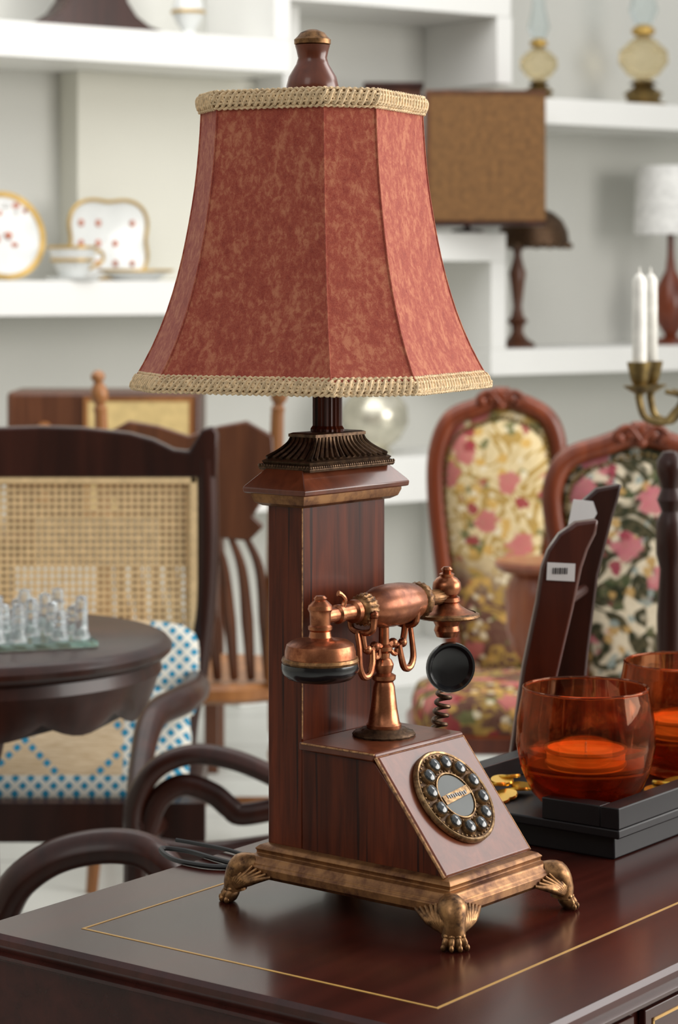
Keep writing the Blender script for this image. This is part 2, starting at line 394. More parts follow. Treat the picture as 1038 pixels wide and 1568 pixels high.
# ------------------------------------------------------------------ DESK
desk=empty('writing_desk',(.093,1.467,0),53.13)
L,W_=1.25,.47
prof=[(-.004,.730),(0,.732),(.001,.735),(-.002,.737),(0,.740),(.002,.743),(.001,.747),(-.003,.750)]
X00=.012
g=G(); g.loft([[(X00-o,-o,z),(L+o,-o,z),(L+o,W_+o,z),(X00-o,W_+o,z)] for o,z in prof]); g.emit('desk_top',M_desk,desk)
g=G(); g.box2(.020,L-.010,.010,W_-.010,.60,.730); g.box2(.020,.40,.010,W_-.010,.06,.60); g.box2(L-.40,L-.010,.010,W_-.010,.06,.60)
g.box2(.014,.408,.003,W_-.003,0,.06); g.box2(L-.408,L-.003,.003,W_-.003,0,.06)
g.emit('desk_carcass',M_desk,desk,bevel=.002)
g=G()
def frame(g,x0,x1,y0,y1,w,z0,z1):
    g.box2(x0,x1,y0,y0+w,z0,z1); g.box2(x0,x1,y1-w,y1,z0,z1); g.box2(x0,x0+w,y0+w,y1-w,z0,z1); g.box2(x1-w,x1,y0+w,y1-w,z0,z1)
frame(g,.06,L-.06,.0794,.402,.0022,.7498,.7503); g.emit('top_inlay',M_inlay,desk,flat=True)
gd=G(); gi=G()
for (x0,x1) in ((.034,.190),(.205,.40),(.42,.80),(.84,1.03),(1.05,1.23)):
    gd.box2(x0,x1,.004,.010,.64,.727)
    w=.0020; X0,X1,Z0,Z1=x0+.010,x1-.010,.650,.719
    gi.box2(X0,X1,.0032,.0042,Z0,Z0+w); gi.box2(X0,X1,.0032,.0042,Z1-w,Z1); gi.box2(X0,X0+w,.0032,.0042,Z0,Z1); gi.box2(X1-w,X1,.0032,.0042,Z0,Z1)
gd.emit('drawer_fronts',M_desk,desk,bevel=.001); gi.emit('drawer_inlays',M_inlay,desk,flat=True)

# ------------------------------------------------------------------ LAMP + TELEPHONE
lamp=empty('telephone_table_lamp',(.0456,1.824,.75),51.04)
g=G(); bx,by=.053,.087
g.rects([(bx+o,by+o,z) for o,z in ((.006,.0195),(.014,.0205),(.0165,.0235),(.0165,.029),(.0145,.0305),(.0145,.0315),(.0118,.0335),(.0105,.036),(.0065,.0375),(.0065,.0395),(.0075,.041),(.005,.0435),(.001,.045))])
g.emit('base_moulding',M_goldstripe,lamp,bevel=.0005)
cy=.0705
G().box2(-.052,.052,cy-.0175,cy+.0175,.044,.313).emit('column',M_lampwood,lamp,bevel=.0012)
prof=[(-.087,.044),(.0530,.044),(.0530,.122),(-.0172,.122)]
G().prism(prof,-.0525,.0525,'yz').emit('telephone_body',M_lampwood,lamp,bevel=.001)
G().prism([(.0530,.122),(.0530,.1285),(-.0205,.1285),(-.0225,.126),(-.0195,.122)],-.0565,.0565,'yz').emit('telephone_lid',M_panel,lamp,bevel=.0012)
sd=Vector((0,-.626,-.780)); sn=Vector((0,-.780,.626)); top=Vector((0,-.0205,.1255))
def slope(x,s,h): 
    p=top+sd*s+sn*h; return (x,p.y,p.z)
g=G(); ring=lambda x,s0,s1,h:[slope(-x,s0,h),slope(x,s0,h),slope(x,s1,h),slope(-x,s1,h)]
g.loft([ring(.0535,.001,.1035,-.003),ring(.0555,.001,.1035,.001),ring(.054,.002,.1025,.0025)]); g.emit('sloped_front',M_panel,lamp,bevel=.0006)
g=G()
for sx in (-1,1):
    g.tube([slope(sx*.0553,.001,.0005),slope(sx*.0553,.05,.0005),slope(sx*.0553,.1035,.0005)],.0014,8,8)
g.tube([(-.0563,-.022,.1245),(0,-.0222,.1245),(.0563,-.022,.1245)],.0011,6,6)
g.tube([(-.0565,-.021,.1275),(-.0565,.05,.1275)],.0008,6,6)
g.tube([(-.0521,cy-.0176,.13),(-.0521,cy-.0176,.2),(-.0521,cy-.0176,.312)],.0006,6,6)
g.emit('worn_edges',M_worn,lamp)
g=G(); A,B=.052,.0175
g.rects([(A+o,B+o,z) for o,z in ((.0,.308),(.003,.3085),(.0075,.311),(.0095,.316),(.0095,.3185))],(0,cy)); g.emit('cap_moulding',M_goldstripe,lamp)
g=G(); g.rects([(A+o,B+o,z) for o,z in ((.012,.3183),(.0138,.3190),(.0142,.3225),(.0128,.3245),(.001,.3375))],(0,cy)); g.emit('cap_board',M_panel,lamp,bevel=.0006)
g=G(); a0,b0=.0525,.0255
g.rects([(a0,b0,.336),(a0+.001,b0+.001,.3378),(a0,b0,.340),(a0-.002,b0-.002,.3408),(a0-.001,b0-.001,.343),(a0-.0035,b0-.0035,.3445)],(0,cy))
pr=[]
for i in range(9):
    t=i/8; k=(1-t)**1.7
    pr.append((.030+(a0-.004-.030)*k,.0125+(b0-.004-.0125)*k,.3445+.0165*t))
pr+= [(.0315,.014,.3612),(.0315,.014,.3635),(.029,.0115,.3645)]
g.rects(pr,(0,cy)); g.emit('bronze_roof',M_bronze,lamp)
g=G()
def rib(p0,p1,r):
    pts=[]
    for i in range(6):
        t=i/5; k=(1-t)**1.7
        pts.append((p1[0]+(p0[0]-p1[0])*k,p1[1]+(p0[1]-p1[1])*k,.3450+.0160*t))
    g.tube(pts,[r,r*.9,r*.8,r*.7,r*.6,r*.5],6,2)
for i in range(15):
    u=-1+2*i/14
    for sy in (-1,1): rib((u*(a0-.004),cy+sy*(b0-.004)),(u*.030,cy+sy*.0125),.0022)
for i in range(7):
    u=-1+2*i/6
    for sx in (-1,1): rib((sx*(a0-.004),cy+u*(b0-.004)),(sx*.030,cy+u*.0125),.0022)
for i in range(40):
    u=-1+2*i/39
    for sy in (-1,1): g.ell((u*a0,cy+sy*(b0+.0002),.3395),.0014,n=6)
for i in range(20):
    u=-1+2*i/19
    for sx in (-1,1): g.ell((sx*(a0+.0002),cy+u*b0,.3395),.0014,n=6)
g.emit('roof_reeding_and_beads',M_bronze,lamp)
G().lathe([(.0135,.3635),(.0135,.3665),(.0118,.369),(.0118,.60),(.004,.61),(.004,.632),(0,.632)],(0,cy,0),n=40,flute=1,fd=.09).emit('lamp_pole',M_lampwood,lamp,ang=20)

# shade
sh=empty('lamp_shade',(-.0077,.0795,0),-76.0,lamp)
SA,SW=.1215,.0735
base8=[(-SW,-SA),(SW,-SA),(SA,-SW),(SA,SW),(SW,SA),(-SW,SA),(-SA,SW),(-SA,-SW)]
keys=[(0,.62),(.1,.624),(.3,.652),(.5,.705),(.63,.752),(.75,.810),(.85,.873),(.93,.936),(1,1.0)]
def rat(t):
    for i in range(len(keys)-1):
        if t<=keys[i+1][0]:
            a,b_=keys[i],keys[i+1]; u=(t-a[0])/(b_[0]-a[0])
            m0=(keys[i+1][1]-keys[max(i-1,0)][1])/(keys[i+1][0]-keys[max(i-1,0)][0])
            m1=(keys[min(i+2,len(keys)-1)][1]-a[1])/(keys[min(i+2,len(keys)-1)][0]-a[0]); h=b_[0]-a[0]
            return (2*u**3-3*u*u+1)*a[1]+(u**3-2*u*u+u)*h*m0+(-2*u**3+3*u*u)*b_[1]+(u**3-u*u)*h*m1
    return 1
def zt(t): return .628-.224*t
rings=[]
for i in range(33):
    t=i/32; r=rat(t); rings.append([(x*r,y*r,zt(t)) for x,y in base8])
o=G().loft(rings,False).emit('shade_fabric',M_fab,sh,ang=18)
md=o.modifiers.new('s','SOLIDIFY'); md.thickness=.0012; md.offset=-1
g=G()
for k in range(8):
    g.tube([(rings[i][k][0]*1.002,rings[i][k][1]*1.002,rings[i][k][2]) for i in range(0,33,2)],.0007,6,1)
g.emit('shade_seams',M_fab,sh)
def perim(ratio,extra,N):
    P=[Vector((x*ratio,y*ratio,0)) for x,y in base8]; P=[p+p.normalized()*extra for p in P]
    Ls=[(P[(i+1)%8]-P[i]).length for i in range(8)]; T=sum(Ls); out=[]
    for j in range(N):
        d=T*j/N; i=0
        while d>Ls[i]: d-=Ls[i]; i+=1
        e=(P[(i+1)%8]-P[i]).normalized(); p=P[i]+e*d; nrm=Vector((e.y,-e.x,0))
        out.append((p,nrm))
    return out,T
def braid(name,zc,h,r0,r1):
    g=G()
    g.loft([[(x*r1*1.008,y*r1*1.008,zc-h/2) for x,y in base8],[(x*(r0+r1)/2*1.016,y*(r0+r1)/2*1.016,zc) for x,y in base8],[(x*r0*1.008,y*r0*1.008,zc+h/2) for x,y in base8],[(x*r0*.985,y*r0*.985,zc+h/2) for x,y in base8],[(x*r1*.985,y*r1*.985,zc-h/2) for x,y in base8]],False)
    rm=(r0+r1)/2
    _,T=perim(rm,0,8); waves=int(T/.0105); N=waves*14
    for ph in (0,PI):
        pts=[]
        pr,_=perim(rm,.0030,N)
        for j,(p,nr) in enumerate(pr):
            a=2*PI*waves*j/N+ph; zz=math.sin(a)*h*.36
            rr=1+(r0-rm)/rm*(zz/(h/2))
            q=p*rr+nr*(.0013*math.cos(a)); pts.append((q.x,q.y,zc+zz))
        g.tube(pts,.00125,6,1,True)
    for ph in (0,PI):
        pts=[]; pr,_=perim(rm,.0030,N*2)
        for j,(p,nr) in enumerate(pr):
            a=2*PI*waves*2*j/(N*2)+ph; zz=math.cos(a)*h*.22
            ahead=pr[(j+3)%len(pr)][0]; tg=(ahead-p)
            if tg.length>0: tg.normalize()
            q=p*(1+(r0-rm)/rm*(zz/(h/2)))+tg*(.0022*math.sin(2*a)); pts.append((q.x+nr.x*.0008,q.y+nr.y*.0008,zc+zz))
        g.tube(pts,.0008,5,1,True)
    for zz,r in ((zc+h*.46,r0),(zc-h*.46,r1)):
        pr,_=perim(r,.0016,N//2)
        g.tube([(p.x+nr.x*.0005*math.cos(j*2),p.y+nr.y*.0005*math.cos(j*2),zz+.0006*math.sin(j*2.0)) for j,(p,nr) in enumerate(pr)],.0013,6,1,True)
    g.emit(name,M_trim,sh)
braid('top_braid',.6235,.0140,.620,.622)
braid('bottom_braid',.4055,.0125,.955,1.0)
g=G()
for a in (0,60,120): g.box((0,0,.628),(.14,.003,.002),a)
g.emit('spider',M_bronze,sh)
G().lathe([(0,.627),(.0185,.628),(.0210,.632),(.0208,.639),(.0190,.646),(.0130,.656),(.0115,.661),(.0128,.667),(.0140,.671),(0,.671)],n=40).emit('finial_wood',M_panel,sh)
G().lathe([(.0115,.6705),(.0145,.672),(.0147,.6755),(.0120,.678),(.0098,.681),(.004,.6835),(0,.684)]).emit('finial_cap',M_gold,sh)

# feet
g=G()
for sx in (-1,1):
    for sy in (-1,1):
        d=Vector((sx,sy,0)).normalized(); tn=Vector((-d.y,d.x,0))
        P0=Vector((sx*.060,sy*.0945,.027))
        g.tube([P0,P0+d*.010+Vector((0,0,-.001)),P0+d*.0155+Vector((0,0,-.009)),P0+d*.0150+Vector((0,0,-.018))],[.010,.0115,.0085,.0090],14,5)
        F=P0+d*.0140; F.z=.0068
        for k in range(4):
            a=(-1.5+k)*.52; dd=d*math.cos(a)+tn*math.sin(a)
            Mr=Matrix.Rotation(math.atan2(dd.y,dd.x),4,'Z')@Matrix.Rotation(.35,4,'Y')
            g.ell(F+dd*.0055+Vector((0,0,-.0004)),(.0080,.0034,.0058),Mr,12)
            g.ell(F+dd*.0120+Vector((0,0,-.0038)),(.0028,.0020,.0028),Mr,8)
            g.ell(F+dd*.0075+Vector((0,0,.0040)),(.0035,.0030,.0024),Mr,8)
        for e in (Vector((-sx,0,0)),Vector((0,-sy,0))):
            C=Vector((sx*.0710,sy*.1050,0)); outw=Vector((0,sy,0)) if e.x else Vector((sx,0,0))
            for k in range(8):
                t=k/7
                end=C+e*(.003+.032*t)+outw*(-.0012)+Vector((0,0,.0345-.011*t))
                st=C+e*.001+outw*.004+Vector((0,0,.011))
                midp=(st+end)/2+outw*.0035+Vector((0,0,-.003+.004*t))
                g.tube([st,midp,end],[.0024,.0032,.0013],7,4)
g.emit('paw_feet',M_gold,lamp,ang=60)

# pedestal of telephone
C=Vector((.005,.0175,0))
G().lathe([(0,.1285),(.0245,.1285),(.025,.130),(.0235,.132),(.019,.1328),(.0175,.1345),(.014,.135),(0,.135)],C,n=40,flute=1,fd=.05).emit('pedestal_flange',M_bronze,lamp,ang=50)
G().lathe([(.0135,.134),(.0138,.1375),(.0125,.139),(.0105,.150),(.0085,.167),(.0072,.1705),(.0092,.1725),(.0094,.1755),(.0060,.1775),(.0072,.181),(.0078,.184),(.0062,.1875),(.0045,.189),(.0048,.193),(.0068,.195),(.0068,.198),(.0042,.200),(.0040,.213),(.006,.215),(0,.216)],C,n=32).emit('pedestal',M_copper,lamp)
g=G()
for s in (-1,1):
    def q(a): return [C+Vector((s*x,y,z)) for x,y,z in a]
    g.tube(q([(0,0,.1965),(.010,0,.1995),(.018,0,.1965),(.0235,0,.1985),(.0265,0,.2065),(.0275,0,.2135)]),[.003,.0028,.0026,.0026,.0028,.003],10,5)
    g.tube(q([(.017,-.002,.1975),(.0185,-.003,.187),(.0225,-.003,.179),(.0295,-.003,.1785),(.034,-.003,.186),(.0335,-.002,.200),(.0335,0,.212)]),[.0022,.0026,.0028,.0028,.0026,.0022,.002],10,5)
    g.tube(q([(.0275,-.012,.2250),(.0275,-.010,.2145),(.0275,0,.2118),(.0275,.010,.2145),(.0275,.012,.2250)]),.0026,10,5)
    g.tube(q([(.006,0,.1975),(.009,-.002,.192),(.013,-.002,.191),(.0135,-.002,.195)]),.0018,8,4)
    g.ell(C+Vector((s*.0115,0,.1995)),.004); g.ell(C+Vector((s*.0225,-.001,.1985)),.0038)
    g.ell(C+Vector((s*.0275,-.012,.2265)),.0036); g.ell(C+Vector((s*.0275,.012,.2265)),.0036)
g.emit('cradle',M_copper,lamp)
H=C+Vector((0,0,.2295))
AX=(1,0,0)
G().lathe([(.0095,-.023),(.0125,-.018),(.0160,-.006),(.0170,.008),(.0165,.022),(.0145,.036),(.0115,.044)],H,AX,32).emit('handset_grip',M_grip,lamp)
G().lathe([(0,-.079),(.0052,-.079),(.0058,-.066),(.0056,-.060),(.0074,-.0585),(.0074,-.055),(.0058,-.0535),(.0062,-.045),(.0066,-.042),(.0088,-.040),(.0092,-.036),(.0072,-.034),(.0075,-.030),(0,-.030)],H,AX,28).emit('handset_tube',M_copper,lamp)
g=G()
g.lathe([(.007,-.0335),(.0105,-.032),(.0125,-.029),(.0118,-.027),(.0132,-.0245),(.0128,-.021),(.010,-.019)],H,AX,40,flute=1,fd=.1)
g.lathe([(.0115,.040),(.0142,.042),(.0150,.046),(.0135,.049),(.0115,.052),(.0085,.056),(.0065,.060),(.0062,.080),(0,.08)],H,AX,40,flute=1,fd=.08)
g.emit('handset_collars',M_gold,lamp,ang=60)
g=G(); g.tube([H+Vector((-.052,0,.004)),H+Vector((-.050,-.001,.010)),H+Vector((-.054,-.001,.0145)),H+Vector((-.057,0,.016))],[.0022,.002,.0018,.0024],8,4)
g.emit('hook_lever',M_copper,lamp)
E=C+Vector((-.0785,0,0))
G().lathe([(0,.2460),(.0035,.2457),(.0052,.2440),(.0045,.2425),(.0065,.2410),(.0090,.2385),(.0095,.2355),(.0082,.2330),(.0078,.2240),(.0092,.2228),(.0092,.2205),(.0080,.2190),(.0088,.2145),(.0125,.2130),(.0215,.2118),(.0255,.2090),(.0268,.2040),(.0272,.1990),(.0262,.1975)],E,n=40).emit('earpiece_cup',M_copper,lamp)
G().lathe([(.0262,.2000),(.0288,.1992),(.0294,.1970),(.0284,.1950),(.0262,.1945)],E,n=40,cap=False).emit('earpiece_ring',M_gold,lamp)
G().lathe([(.0255,.1960),(.0292,.1952),(.0298,.1915),(.0285,.1875),(.0245,.1835),(.0200,.1820),(.0150,.1835),(0,.1840)],E,n=40).emit('earpiece_rubber',M_black,lamp)
R=C+Vector((.083,0,0))
G().lathe([(0,.2530),(.0030,.2525),(.0048,.2505),(.0035,.2480),(.0062,.2468),(.0058,.2448),(.0085,.2432),(.0112,.2400),(.0118,.2350),(.0105,.2310),(.0078,.2295),(.0105,.2280),(.0110,.2250),(.0095,.2235),(.0120,.2205),(.0180,.2170),(.0248,.2145),(.0262,.2130),(.0250,.2115),(.0120,.2100),(.0095,.2050),(.0105,.2010),(.0085,.1960),(0,.194)],R,n=40).emit('mouthpiece_mount',M_copper,lamp)
G().lathe([(.0238,.2158),(.0266,.2145),(.0270,.2125),(.0245,.2112)],R,n=48,cap=False,flute=1,fd=.03).emit('mount_rim',M_gold,lamp)
MP=R+Vector((-.006,-.006,.1735)); ax=(-.60,-.80,-.02)
G().lathe([(0,-.020),(.009,-.019),(.0125,-.012),(.0150,-.004),(.0195,.002),(.0205,.0055),(.0198,.0085),(.0180,.0085),(.0155,.0055),(.0115,.0045),(.0045,.004),(0,.004)],MP,ax,40).emit('mouthpiece',M_black,lamp)
g=G(); pts=[]
for i in range(60):
    a=i/59*2*PI*5.2; z=.153-.036*i/59
    pts.append(R+Vector((-.003-.010*(i/59)+.0055*math.cos(a),.0055*math.sin(a),z)))
pts+= [R+Vector((-.022,.004,.108)),R+Vector((-.0300,.006,.100))]
g.tube(pts,.0017,8,2); g.emit('coiled_cord',M_bronze,lamp)

# dial
dc=Vector(slope(0,.0478,.0025)); e2=Vector((0,.626,.780)); e1=Vector((1,0,0))
def D(x,y,h=0): return dc+e1*x+e2*y+sn*h
M_db=antique('dial_brass_mat',(.36,.23,.11),(.08,.04,.018),.34,200,.8)
G().lathe([(0,0),(.0375,0),(.0390,.0015),(.0385,.0040),(.0368,.0046),(.0352,.0036),(0,.0030)],dc,sn,64).emit('dial_plate',M_bronze,lamp)
g=G()
g.lathe([(.0358,.0034),(.0364,.0048),(.0378,.0052),(.0390,.0038),(.0390,.0010)],dc,sn,64,cap=False)
g.lathe([(.0180,.003),(.0184,.0050),(.0194,.0050),(.0198,.003)],dc,sn,64,cap=False)
for k in range(12):
    a=2*PI*(k+.5)/12; p=D(.0277*math.cos(a),.0277*math.sin(a))
    g.lathe([(.0050,.003),(.0051,.0064),(.0057,.0070),(.0063,.0058),(.0065,.003)],p,sn,20,cap=False)
for k in range(48):
    a=2*PI*k/48; g.ell(D(.0344*math.cos(a),.0344*math.sin(a),.0038),.0010,n=6)
for k in range(36):
    a=2*PI*k/36; g.ell(D(.0212*math.cos(a),.0212*math.sin(a),.0036),.0008,n=6)
Ms=Matrix(((1,0,0,0),(0,e2.y,sn.y,0),(0,e2.z,sn.z,0),(0,0,0,1)))
g.box(D(0,0,.0046),(.034,.0072,.0016),M=Ms@Matrix.Rotation(.12,4,'Z'))
g.emit('dial_brass',M_db,lamp,ang=50)
g=G()
for k in range(12):
    a=2*PI*(k+.5)/12; p=D(.0277*math.cos(a),.0277*math.sin(a))
    g.lathe([(.0051,.003),(.0051,.0068),(.0046,.0082),(.0028,.0092),(0,.0096)],p,sn,20)
g.emit('dial_keys',M_key,lamp)
G().lathe([(.0180,.003),(.0176,.0042),(.0120,.0044),(0,.0045)],dc,sn,48).emit('dial_centre',M_disc,lamp)
g=G()
for k in range(9): g.box(D(-.011+.00275*k,.0002*(-1)**k,.0056),(.0016,.0030,.0004),M=Ms@Matrix.Rotation(.12,4,'Z'))
g.emit('dial_lettering',M_black,lamp)

pc=empty('power_cord',(0,0,.7525),0)
G().tube([(-.07,1.925,0),(-.10,1.955,0),(-.128,1.985,0),(-.150,1.985,.002),(-.138,1.957,0),(-.11,1.935,0),(-.085,1.93,0)],.0022,8,8).emit('cable',M_cord,pc)
G().tube([(-.062,1.945,0),(-.09,1.985,0),(-.12,2.01,.0),(-.14,2.02,.001)],.0018,8,8).emit('cable_spare',M_cord,pc)

# ------------------------------------------------------------------ TRAY, GLASSES
tray=empty('serving_tray',(.232,1.95,.75),53.13)
g=G(); g.box2(.010,.320,.010,.190,0,.020); g.box2(0,.33,0,.20,.020,.028)
g.emit('tray_base',M_tray,tray,bevel=.0015)
g=G()
g.box2(0,.33,0,.018,.028,.046); g.box2(0,.018,.018,.075,.028,.046); g.box2(0,.018,.145,.20,.028,.046); g.box2(.312,.33,.018,.2,.028,.046); g.box2(.018,.312,.182,.2,.028,.046)
g.emit('tray_rim',M_tray,tray,bevel=.001)
def to_w(x,y): 
    a=math.radians(53.13); return (.232+x*math.cos(a)-y*math.sin(a),1.95+x*math.sin(a)+y*math.cos(a))
def votive(x,y):
    X,Y=to_w(x,y); e=empty('amber_candle_glass',(X,Y,.7785),0)
    out=[(.030,0),(.036,.002),(.047,.014),(.0565,.034),(.0605,.056),(.0595,.076),(.0560,.094),(.0545,.103)]
    inn=[(.0530,.103),(.0543,.093),(.0577,.076),(.0587,.056),(.0547,.036),(.045,.017),(.030,.008),(0,.007)]
    G().lathe([(0,0)]+out+inn,n=56).emit('glass_bowl',M_amber,e)
    g=G(); g.tube([(.0537*math.cos(a*PI/24),.0537*math.sin(a*PI/24),.1032) for a in range(48)],.0013,8,1,True); g.emit('glass_lip',M_amber,e)
    G().lathe([(0,.0095),(.030,.0105),(.043,.020),(.050,.034),(0,.034)],n=40).emit('amber_filling',M_amberfill,e)
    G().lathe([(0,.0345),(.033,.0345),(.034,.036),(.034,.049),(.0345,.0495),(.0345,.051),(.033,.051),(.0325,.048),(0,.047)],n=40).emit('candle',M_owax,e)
    G().lathe([(.0338,.048),(.0358,.0495),(.0358,.0520),(.0335,.0520)],n=40,cap=False).emit('tin_rim',M_gilt,e)
    G().lathe([(.0338,.036),(.0354,.0372),(.0354,.0394),(.0338,.040)],n=40,cap=False).emit('tin_base_rim',M_gilt,e)
    G().lathe([(.0009,.047),(.0009,.056),(0,.056)],n=8).emit('wick',M_wax,e)
votive(.0575,.066); votive(.232,.066)
g=G()
for i in range(9):
    g.lathe([(0,0),(.010,0),(.0105,.0015),(.010,.003),(0,.003)],(.035+.013*(i%4)+random.uniform(-.004,.004),.140+.016*(i//4),.0285+.0015*i),(random.uniform(-.25,.25),random.uniform(-.25,.25),1),20)
for i in range(5):
    g.lathe([(0,0),(.010,0),(.0105,.0015),(.010,.003),(0,.003)],(.132+.007*i,.035+.008*(i%2),.0285+.002*i),(random.uniform(-.25,.25),random.uniform(-.25,.25),1),20)
e=empty('gold_coins',(.232,1.95,.75),53.13); g.emit('coin_pile',plain('gold_foil',(.80,.48,.06),.25,.7),e)

# rack
rk=empty('wooden_magazine_rack',(0,0,0),0)
s1=[(.161,.7505),(.177,.862),(.190,.925),(.195,.957),(.201,.974),(.212,.990),(.228,1.001),(.250,1.004),(.2475,.990),(.240,.975),(.234,.957),(.226,.919),(.214,.868),(.201,.812),(.193,.7505)]
s2=[(.213,.7505),(.220,.85),(.228,.93),(.233,.975),(.244,1.006),(.262,1.022),(.288,1.027),(.284,1.010),(.279,.994),(.264,.934),(.254,.854),(.248,.787),(.243,.7505)]
G().prism(s1,2.262,2.282).emit('front_slat',M_rackwood,rk,bevel=.003)
G().prism(s2,2.39,2.41).emit('rear_slat',M_dark,rk,bevel=.003)
g=G(); g.tube([(.200,2.282,.80),(.236,2.39,.80)],.006,10,1); g.tube([(.215,2.282,.92),(.248,2.39,.92)],.006,10,1); g.emit('cross_rails',M_dark,rk)
G().box((.2135,2.2612,.954),(.027,.0012,.017),M=Matrix.Rotation(math.radians(3),4,'Y')).emit('price_tag',M_paper,rk)
g=G(); 
for k in range(7): g.box((.206+.0022*k,2.2604,.955),(.0009+.0006*(k%2),.0004,.006),M=Matrix.Rotation(math.radians(3),4,'Y'))
g.emit('barcode',M_ink,rk)
G().prism([(.232,.983),(.238,1.012),(.258,1.010),(.262,.998),(.254,.984)],2.386,2.388).emit('paper_slip',M_paper,rk)

# ------------------------------------------------------------------ VICTORIAN CHAIRS
def vic(name,loc,outl,tap,seatz,rz=0,frame_mat=M_red,sw=.19,depth=.42):
    e=empty(name,loc,rz)
    n=len(outl); cx=sum(p[0] for p in outl)/n; cz=sum(p[1] for p in outl)/n
    P,_=catmull([(x,0,z) for x,z in outl],[1]*n,5)
    P=[(p.x,p.z) for p in P]
    def ring(k,y): return [(cx+(x-cx)*k,y,cz+(z-cz)*(k if k>.5 else k)) for x,z in P]
    G().loft([ring(.97,.03),ring(.97,.0),ring(.86,-.012),ring(.80,-.028),ring(.6,-.040),ring(.3,-.046),ring(.05,-.048)]).emit('back_upholstery',tap,e,ang=80)
    G().tube([(x,-.008,z) for x,z in outl],.019,12,6,False,1.1).emit('back_frame',frame_mat,e)
    g=G(); r=ring(.845,-.024)
    for i in range(0,len(r),1): g.ell(r[i],.0045,n=6)
    g.emit('studs',M_brass,e)
    tx=max(outl,key=lambda p:p[1]); g=G()
    for dx,dz,a in ((0,.012,.020),(-.022,.004,.015),(.022,.004,.015),(-.042,-.002,.013),(.042,-.002,.013),(0,-.012,.013),(-.012,.020,.010),(.012,.020,.010)):
        g.ell((tx[0]+dx,-.024,tx[1]+dz),(a,.012,a*.85))
    for s in (-1,1): g.tube([(tx[0],-.03,tx[1]-.01),(tx[0]+s*.025,-.032,tx[1]+.018),(tx[0]+s*.05,-.03,tx[1]+.004),(tx[0]+s*.035,-.03,tx[1]-.010)],.006,8,5)
    g.emit('crest_carving',frame_mat,e,ang=80)
    def se(a,b,z,k=1):
        o=[]
        for j in range(40):
            t=2*PI*j/40; c,s=math.cos(t),math.sin(t); q=1/(abs(c)**3.2+abs(s)**3.2)**(1/3.2)
            o.append((cx+a*k*q*c,-.03-depth/2+b*k*q*s,z))
        return o
    G().loft([se(sw,depth/2,seatz-.045),se(sw,depth/2,seatz-.015),se(sw,depth/2,seatz+.012,.95),se(sw,depth/2,seatz+.03,.75),se(sw,depth/2,seatz+.036,.3)]).emit('seat_upholstery',tap,e,ang=80)
    G().loft([se(sw,depth/2,seatz-.085,1.0),se(sw,depth/2,seatz-.08,1.05),se(sw,depth/2,seatz-.05,1.06),se(sw,depth/2,seatz-.045,1.0)]).emit('seat_rail',frame_mat,e)
    g=G(); zs=seatz-.07
    for s in (-1,1):
        g.tube([(cx+s*sw*.86,-.06-depth*.88,zs),(cx+s*(sw*.86+.02),-.08-depth*.88,zs*.75),(cx+s*sw*.84,-.06-depth*.88,zs*.3),(cx+s*(sw*.86+.015),-.075-depth*.88,.012)],[.03,.026,.014,.018],12,6)
        g.tube([(cx+s*sw*.8,-.05,zs),(cx+s*sw*.82,.0,zs*.5),(cx+s*sw*.9,.05,.0)],[.022,.018,.016],10,6)
    p0,p1=outl[0],outl[-1]
    g.tube([(p0[0],-.008,p0[1]),(cx-sw*.7,-.03,zs)],.02,10,1); g.tube([(p1[0],-.008,p1[1]),(cx+sw*.7,-.03,zs)],.02,10,1)
    g.emit('legs',frame_mat,e)
    return e
o1=[(-.085,.34),(-.097,.425),(-.118,.584),(-.136,.757),(-.133,.858),(-.104,.928),(-.045,.955),(.005,.972),(.070,.957),(.118,.918),(.134,.835),(.124,.70),(.098,.53),(.07,.34)]
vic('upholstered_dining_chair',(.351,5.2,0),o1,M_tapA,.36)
o2=[(-.095,.36),(-.106,.47),(-.1275,.647),(-.15,.77),(-.153,.84),(-.128,.893),(-.068,.918),(0,.938),(.068,.918),(.128,.893),(.153,.84),(.15,.77),(.1275,.647),(.106,.47),(.095,.36)]
vic('upholstered_dining_chair',(.575,4.5,0),[(x*1.08,z) for x,z in o2],M_tapB,.38,0)

e=empty('pedestal_side_table',(.395,4.68,0),0)
mt=wood('pink_walnut',(.30,.09,.045),(.50,.18,.09),rough=.3,scale=40,coat=.2)
G().lathe([(0,.655),(.07,.655),(.082,.662),(.086,.670),(.082,.678),(0,.680)],n=40).emit('table_top',mt,e)
G().lathe([(0,.0),(.09,.0),(.09,.03),(.03,.06),(.022,.15),(.035,.25),(.05,.33),(.035,.42),(.022,.46),(.05,.50),(.062,.54),(.062,.62),(.045,.655),(0,.655)],n=32).emit('turned_pedestal',mt,e)

